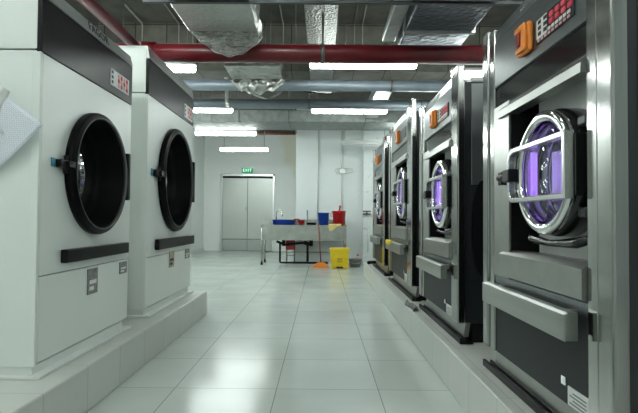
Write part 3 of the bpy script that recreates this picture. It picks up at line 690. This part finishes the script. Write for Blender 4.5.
# second foil section with a crumpled skirt hanging over the upper grey pipe
f2 = duct('crumpled_foil_duct', -1.12, -.50, 5.45, 5.95, 2.72, 2.95, foil_c, 'crumpled foil duct piece hanging behind the red pipe, over the grey pipes')
for x in (-1.0, -.62): obj('hanger_rod', MB().cyl((x, 5.7, 2.95), (x, 5.7, ZC), .006, n=8), rod_m, f2)
def skirt(u, v):
    x = -1.14 + .66 * u
    drop = .20 * (.25 + .75 * math.sin(PI * min(1, u * 1.0)) ** .7)
    return Vector((x + .02 * math.sin(v * 8 + u * 5), 5.97 + .03 * math.sin(u * 17 + v * 5), 2.74 - drop * v + .015 * math.sin(u * 29)))
obj('foil_skirt', MB().grid(skirt, 34, 12, .003), foil_c, f2)
def strip(pts, wd, name, label, m):
    P_ = [Vector(p) for p in pts]
    def f(u, v):
        k = u * (len(P_) - 1); i = min(int(k), len(P_) - 2); p = P_[i].lerp(P_[i + 1], k - i)
        return p + Vector((wd * (v - .5), .01 * math.sin(u * 11), .006 * math.sin(u * 19)))
    return single(name, MB().grid(f, 24, 3, .002), m, label, 'foil strip', P_[0])
strip([(-1.36, 6.75, 2.98), (-1.34, 6.76, 2.84), (-1.35, 6.8, 2.66), (-1.33, 6.8, 2.56)], .05, 'foil_strip', 'loose pale foil strip hanging straight down behind the grey pipes', foil_c)
strip([(-1.17, 6.6, 2.98), (-1.05, 6.62, 2.78), (-.9, 6.65, 2.68), (-.75, 6.7, 2.66), (-.6, 6.7, 2.74), (-.52, 6.7, 2.98)], .06, 'foil_strip', 'loose foil strip looping in a curve between the two grey pipes', foil_c)
# far silver cross duct
duct('cross_duct', -3.55, 1.95, 8.95, 9.8, 2.80, 3.02, galv_d, 'wide silver duct crossing the room before the exit door', (), None, (-2.05, -1.55, -.62, .8))
duct('branch_duct', .78, 1.02, 7.0, 8.9, 2.86, 3.05, galv, 'short bright foil duct above the grey pipes at right')
# strut and rods at the very top
st = thing('strut_channel', 'thin dark strut bar crossing under the foil duct at the top edge', 'bar', (0, 3.45, 2.54))
obj('channel', MB().box(-1.3, 1.5, 3.435, 3.465, 2.548, 2.568), side_dark, st)
for x in (-1.25, .25, 1.45): obj('hanger_rod', MB().cyl((x, 3.45, 2.568), (x, 3.45, ZC), .006, n=8), rod_m, st)
# conduits on the ceiling that turn down the beam's face
def conduit(x, y0, label, m=cond_m, r=.008):
    mb = MB().tube([(x, y0, ZC - .02), (x, 6.40, ZC - .02), (x, 6.43, ZC - .05), (x, 6.432, 3.0)], r, 8)
    single('conduit', mb, m, label, 'conduit', (x, 6.43, ZC - .02), 'conduits on the beam')
conduit(-1.93, 4.5, 'second thin conduit from the left turning down the beam', cond_m)
conduit(-1.74, 4.5, 'thin conduit on the beam just left of the foil duct', cond_m)
conduit(-.53, 5.0, 'thin conduit on the beam just right of the foil duct', cond_m)
conduit(.42, 5.0, 'left of the two thin conduits near the centre light', rod_m)
conduit(.53, 5.0, 'right of the two thin conduits near the centre light', cond_m)
conduit(-2.42, 5.8, 'leftmost pale conduit on the beam, above the farther dryer', cond_m, .012)
def cable(pts, label, m=black_sat, r=.007):
    single('cable', MB().tube(pts, r, 8), m, label, 'cable', pts[0])
cable([(-1.75, 2.2, ZC - .012), (-1.73, 4.2, ZC - .012), (-1.70, 6.0, ZC - .012), (-1.69, 6.435, ZC - .02), (-1.69, 6.44, 2.99)], 'dark cable running along the ceiling left of the foil duct and down the beam')
cable([(.30, 6.44, ZC - .02), (.31, 6.438, 3.4), (.28, 6.436, 3.2), (.30, 6.44, 2.99)], 'thin loose cable hanging down the beam right of the speckled duct', galv)
cable([(-.62, 6.86, 2.99), (-.45, 6.9, 2.86), (-.2, 7.0, 2.84), (.1, 7.05, 2.83), (.35, 7.0, 2.88), (.5, 6.87, 2.99)], 'slack dark cable drooping behind the upper blue-grey pipe')
cable([(-.66, 10.9, ZC - .01), (-.64, 11.0, 3.3), (-.62, YS - .01, 3.2), (-.62, YS - .01, 2.95)], 'short cable running down the corner of the middle wall', galv)
# wall conduits and small fittings on the middle wall
single('wall_conduit', MB().cyl((-.087, YS - .016, .95), (-.087, YS - .016, ZC), .016, n=10), pvc, 'pale vertical conduit on the middle wall above the broom', 'conduit', (-.087, YS - .016, .95), 'wall conduits')
single('wall_conduit', MB().cyl((.475, YS - .02, .95), (.475, YS - .02, ZC), .022, n=10), pvc, 'pale vertical conduit on the middle wall above the red bucket', 'conduit', (.475, YS - .02, .95), 'wall conduits')
gl = MB()
gl.tube([(.30, YS - .06, 2.13), (.34, YS - .06, 2.17), (.70, YS - .06, 2.17), (.74, YS - .06, 2.10), (.60, YS - .06, 2.06), (.36, YS - .06, 2.05)], .007, 8, True).box(.42, .54, YS - .06, YS - .045, 2.06, 2.16, .003)
single('wire_bracket', gl, galv, 'small grey wire bracket crossing the conduit high on the wall', 'bracket', (.5, YS - .05, 2.1))
vl = thing('wall_valve', 'small dark valve on the wall beside the farthest washing machine', 'valve', (1.02, YS - .24, 1.1))
obj('valve_body', MB().cyl((1.02, YS - .22, 1.12), (1.02, YS - .34, 1.12), .03).cyl((.93, YS - .30, 1.12), (1.11, YS - .30, 1.12), .018), rod_m, vl)
obj('valve_handle', MB().box(.93, 1.11, YS - .36, YS - .34, 1.17, 1.195, .004).cyl((1.02, YS - .35, 1.12), (1.02, YS - .35, 1.18), .01), black_sat, vl)
obj('valve_pipe', MB().cyl((1.06, YS - .235, .26), (1.06, YS - .235, 1.12), .008), pvc, vl)

# ------------------------------------------------------------------ sink corner
SX0, SX1, SY0, SY1, ST = -1.31, .55, 10.48, 11.16, .87
sk = thing('steel_sink', 'long stainless steel double sink on legs against the middle wall', 'sink', ((SX0 + SX1) / 2, (SY0 + SY1) / 2, 0))
top = MB()
B1, B2 = (-1.16, -.56), (-.33, -.12)
for (a, b) in ((SX0, B1[0]), (B1[1], B2[0]), (B2[1], SX1)): top.box(a, b, SY0, SY1, ST - .03, ST, .004)
for (a, b) in (B1, B2):
    top.box(a, b, SY0, SY0 + .09, ST - .03, ST, .004).box(a, b, SY1 - .12, SY1, ST - .03, ST, .004)
obj('worktop', top, inox, sk)
obj('apron', MB().box(SX0 + .03, SX1 - .01, SY0 + .005, SY0 + .02, .535, ST - .03, .002).box(SX0 + .002, SX0 + .018, SY0 + .03, SY1 - .03, .66, ST - .03).box(SX1 - .018, SX1 - .002, SY0 + .03, SY1 - .03, .60, ST - .03), inox, sk)
for (a, b) in (B1, B2):
    bs = MB().box(a, a + .01, SY0 + .09, SY1 - .12, .56, ST - .02).box(b - .01, b, SY0 + .09, SY1 - .12, .56, ST - .02).box(a, b, SY0 + .085, SY0 + .095, .56, ST - .02).box(a, b, SY1 - .125, SY1 - .115, .56, ST - .02).box(a, b, SY0 + .09, SY1 - .12, .55, .56)
    obj('basin', bs, inox, sk)
obj('backsplash', MB().box(SX0, SX1, SY1 - .02, SY1, ST, ST + .115, .003), inox, sk)
for x in (SX0 + .025, SX1 - .03):
    for y in (SY0 + .03, SY1 - .05):
        lg = obj('leg', MB().cyl((x, y, .07), (x, y, ST - .03), .021, n=14), inox, sk)
        obj('foot', MB().cyl((x, y, .001), (x, y, .075), .026, .021, n=14), black_sat, lg, 'black foot')
obj('stretcher', MB().cyl((SX0 + .025, SY0 + .03, .24), (SX0 + .025, SY1 - .05, .24), .015).cyl((SX0 + .025, SY1 - .05, .24), (SX1 - .03, SY1 - .05, .24), .015), inox, sk)
fc = MB().tube([(-1.03, 11.05, ST), (-1.03, 11.05, 1.12)] + [(-1.03 + .075 - .075 * math.cos(a), 11.05 - .05 * a, 1.12 + .075 * math.sin(a)) for a in [PI * k / 10 for k in range(1, 11)]] + [(-.88, 10.88, 1.05)], .014, 10)
obj('tap', fc, chrome, sk)
obj('tap', MB().tube([(-.02, 11.05, ST), (-.02, 11.05, .98), (-.02, 10.98, 1.02), (-.02, 10.86, 1.0)], .012, 10), chrome, sk)
dn = MB()
for x in (-.83, -.22): dn.cyl((x, 10.75, .40), (x, 10.75, .55), .04).cyl((x, 10.75, .44), (x - .16, 10.75, .50), .028)
dn.tube([(-.83, 10.75, .42), (-.7, 10.75, .44), (-.4, 10.75, .47), (-.3, 10.75, .42), (-.3, 10.75, .06)], .028, 10).tube([(-.22, 10.75, .42), (-.26, 10.75, .44), (-.3, 10.75, .42)], .028, 10)
dn.tube([(-.90, 10.62, .50), (-.90, 10.62, .06), (-.88, 10.62, .045), (.15, 10.62, .045)], .022, 10)
obj('drain_pipe', dn, black_sat, sk, 'black drain pipes under the basins')
# things in and on the sink
def tub(name, x, y, z, r0, r1, h, m, label, cat, n=36, wall=.006, parts=None):
    t = thing(name, label, cat, (x, y, z))
    obj('tub', MB().lathe([(0, 0), (r0, 0), (r0 + (r1 - r0) * .95, h * .95), (r1 + .012, h * .955), (r1 + .012, h), (r1 - wall, h), (r0 - wall, wall), (0, wall)], (x, y, z), 'Z', n), m, t)
    return t
# the blue and red tubs rest on the worktop's strip in front of the basins or across the rims
t = thing('blue_basin', 'shallow blue plastic basin lying over the left sink bowl below the tap', 'basin', (-.83, 10.76, ST))
e = MB().lathe([(0, .001), (.245, .001), (.262, .10), (.275, .10), (.275, .108), (.255, .108), (.238, .008), (0, .008)], (0, 0, 0), 'Z', 36)
bmesh.ops.scale(e.bm, vec=(1.0, .95, 1), verts=e.bm.verts)
bmesh.ops.translate(e.bm, vec=(-.83, 10.76, ST), verts=e.bm.verts)
# wide enough to hang by its rim: spans the bowl from front to back edge
bmesh.ops.scale(e.bm, vec=(1, 1.0, 1), verts=e.bm.verts)
obj('bowl', e, blue_p, t)
obj('rim_handle', MB().tube([(-.62, 10.60, ST + .105), (-.56, 10.62, ST + .125), (-.50, 10.68, ST + .125), (-.48, 10.76, ST + .11), (-.50, 10.84, ST + .10)], .013, 8), dred_p, t, 'dark red handle')
tub('red_bowl', -.445, 10.60, ST, .05, .085, .10, red_p, 'small red bowl between the two sink basins', 'bowl')
tub('blue_bucket', .045, 10.66, ST, .105, .125, .27, blue_p, 'blue plastic bucket on the sink beside the red bucket', 'bucket')
rb = tub('red_bucket', .385, 10.66, ST, .125, .148, .31, red_p, 'red plastic bucket at the right end of the sink', 'bucket')
obj('bucket_ear', MB().box(.375, .40, 10.49, 10.515, ST + .26, ST + .33, .004), red_p, rb)
obj('bucket_ear', MB().box(.375, .40, 10.805, 10.83, ST + .26, ST + .33, .004), red_p, rb)
obj('bail', MB().tube([(.24, 10.66, ST + .29), (.20, 10.64, ST + .24), (.215, 10.59, ST + .18)], .006, 8), red_p, rb)
ld = thing('red_ladle', 'red dipper with its handle standing up out of the red bucket', 'dipper', (.40, 10.66, ST + .01))
obj('handle', MB().tube([(.385, 10.66, ST + .18), (.40, 10.66, ST + .36), (.41, 10.66, ST + .43)], [.016, .018, .024], 10), dred_p, ld)
obj('cup', MB().lathe([(0, 0), (.05, 0), (.06, .13), (.055, .13), (.046, .006), (0, .006)], (.385, 10.66, ST + .06), 'Z', 20), dred_p, ld)
bt = thing('brush', 'dark scrubbing brush standing on the sink left of the blue bucket', 'brush', (-.27, 10.54, ST))
obj('brush_head', MB().box(-.32, -.12, 10.51, 10.57, ST + .001, ST + .05, .012), black_rub, bt)
obj('handle', MB().cyl((-.30, 10.54, ST + .04), (-.31, 10.56, ST + .32), .012, .014), grey_pl, bt)
def yc(u, v):
    x = .16 + .27 * u + .012 * math.sin(v * 8)
    ln = .13 * (.6 + .4 * math.sin(u * 5 + 1))
    if v < .4: return Vector((x, SY0 + .09 - .11 * v / .4, ST + .012 + .012 * abs(math.sin(u * 9 + v * 4))))
    return Vector((x, SY0 - .02 - .012 * abs(math.sin(u * 8)), ST + .008 - ln * (v - .4) / .6))
# keep the cloth in front of the red bucket
def yc2(u, v):
    p = yc(u, v); p.y = min(p.y, SY0 - .002 + .03 * (1 - v)) if v < .4 else p.y
    return p
single('yellow_rag', MB().grid(yc2, 22, 14, .006), yellow_c, 'pale yellow rag drooping over the sink front below the red bucket', 'cloth', (.3, SY0, ST))
rc = thing('red_canister', 'dark red canister under the left half of the sink', 'canister', (-.69, 10.85, .0))
obj('tank', MB().box(-.79, -.585, 10.78, 10.98, .31, .53, .015), dred_p, rc)
obj('stand', MB().tube([(-.77, 10.80, .31), (-.77, 10.80, .19), (-.60, 10.80, .19), (-.60, 10.80, .31)], .008, 8).cyl((-.77, 10.97, .31), (-.77, 10.97, .002), .01).cyl((-.60, 10.97, .31), (-.60, 10.97, .002), .01).cyl((-.77, 10.80, .31), (-.77, 10.80, .002), .01).cyl((-.60, 10.80, .31), (-.60, 10.80, .002), .01), rod_m, rc)
# yellow pail on the floor
yb = thing('yellow_bin', 'square yellow plastic bin with a dark emblem, standing before the sink', 'bin', (.375, 9.93, 0))
def frust(mb, x, y, z0, z1, w0, d0, w1, d1):
    b = bmesh.new(); V = []
    for z, ww, dd in ((z0, w0, d0), (z1, w1, d1)):
        V.append([b.verts.new((x + sx * ww / 2, y + sy * dd / 2, z)) for sx, sy in ((-1, -1), (1, -1), (1, 1), (-1, 1))])
    b.faces.new(V[0][::-1]); b.faces.new(V[1])
    for i in range(4): b.faces.new((V[0][i], V[0][(i + 1) % 4], V[1][(i + 1) % 4], V[1][i]))
    bmesh.ops.recalc_face_normals(b, faces=b.faces)
    bmesh.ops.bevel(b, geom=b.edges[:], offset=.012, segments=2, affect='EDGES'); mb._add(b); return mb
obj('bin_body', frust(MB(), .375, 9.93, .001, .385, .335, .24, .385, .29), yellow_p, yb)
obj('lid', frust(MB(), .375, 9.93, .37, .415, .41, .31, .40, .30), yellow_p, yb)
obj('lid_grip', MB().box(.30, .45, 9.765, 9.785, .375, .395, .004), yellow_p, yb)
em = MB()
cx, cz_ = .375, .225
for a in (PI / 2, PI / 2 + 2 * PI / 3, PI / 2 + 4 * PI / 3):
    em.lathe([(.021, -.001), (.030, -.001), (.030, .001), (.021, .001)], (cx + .024 * math.cos(a), 9.797, cz_ + .024 * math.sin(a)), 'Y', 18, True)
em.box(.315, .435, 9.7955, 9.798, .155, .162).box(.325, .425, 9.797, 9.80, .135, .141)
obj('emblem', em, ink, yb)
obj('foot_pedal', MB().box(.31, .44, 9.775, 9.83, .02, .045, .004), black_sat, yb)
# orange broom leaning on the sink
br = thing('broom', 'orange broom with a red-brown stick leaning on the sink front', 'broom', (-.02, 10.15, 0))
bh = MB().prism([(-.19, .002), (.17, .002), (.15, .03), (.06, .10), (-.06, .10), (-.17, .03)], 'Y', 10.04, 10.16)
obj('head', bh, orange, br)
obj('stick', MB().tube([(-.005, 10.10, .09), (-.03, 10.27, .45), (-.062, 10.45, .90)], .0125, 10), wood_red, br)
# grey bucket, pans and a bottle at the corner
gb = tub('grey_bucket', .72, 10.25, 0, .11, .14, .17, grey_pl, 'low grey bucket on the floor right of the yellow bin', 'bucket')
obj('bail', MB().tube([(.60, 10.22, .13), (.63, 10.12, .10), (.72, 10.085, .08), (.81, 10.12, .10), (.84, 10.22, .13)], .007, 8), chrome, gb)
pn = thing('pink_bottle', 'small pink bottle standing behind the low grey bucket', 'bottle', (.80, 10.62, 0))
obj('bottle_body', MB().lathe([(0, .001), (.045, .001), (.048, .02), (.048, .15), (.02, .19), (.02, .205), (0, .205)], (.80, 10.62, 0), 'Z', 20), pink_mark, pn)
obj('cap', MB().cyl((.80, 10.62, .205), (.80, 10.62, .24), .022), dred_p, pn)

# ------------------------------------------------------------------ camera and world
yaw, pitch, roll = math.radians(.3), math.radians(1.48), .008
f = Vector((-math.sin(yaw) * math.cos(pitch), math.cos(yaw) * math.cos(pitch), math.sin(pitch)))
r = Vector((math.cos(yaw), math.sin(yaw), 0)); u = r.cross(f)
r2 = r * math.cos(roll) + u * math.sin(roll); u2 = u * math.cos(roll) - r * math.sin(roll)
cam = bpy.data.cameras.new('camera'); co = bpy.data.objects.new('camera', cam); C.objects.link(co)
M = Matrix((r2, u2, -f)).transposed().to_4x4(); M.translation = (0, 0, 1.0); co.matrix_world = M
cam.sensor_width = 36; cam.lens = 36 * 485 / 638; cam.clip_start = .05
bpy.context.scene.camera = co
wd = bpy.data.worlds.new('world'); bpy.context.scene.world = wd; wd.use_nodes = True
wd.node_tree.nodes['Background'].inputs[0].default_value = (.8, .9, .9, 1); wd.node_tree.nodes['Background'].inputs[1].default_value = .05
vs = bpy.context.scene.view_settings; vs.view_transform = 'Standard'; vs.look = 'None'; vs.gamma = 1; vs.exposure = .45; vs.use_curve_mapping = False
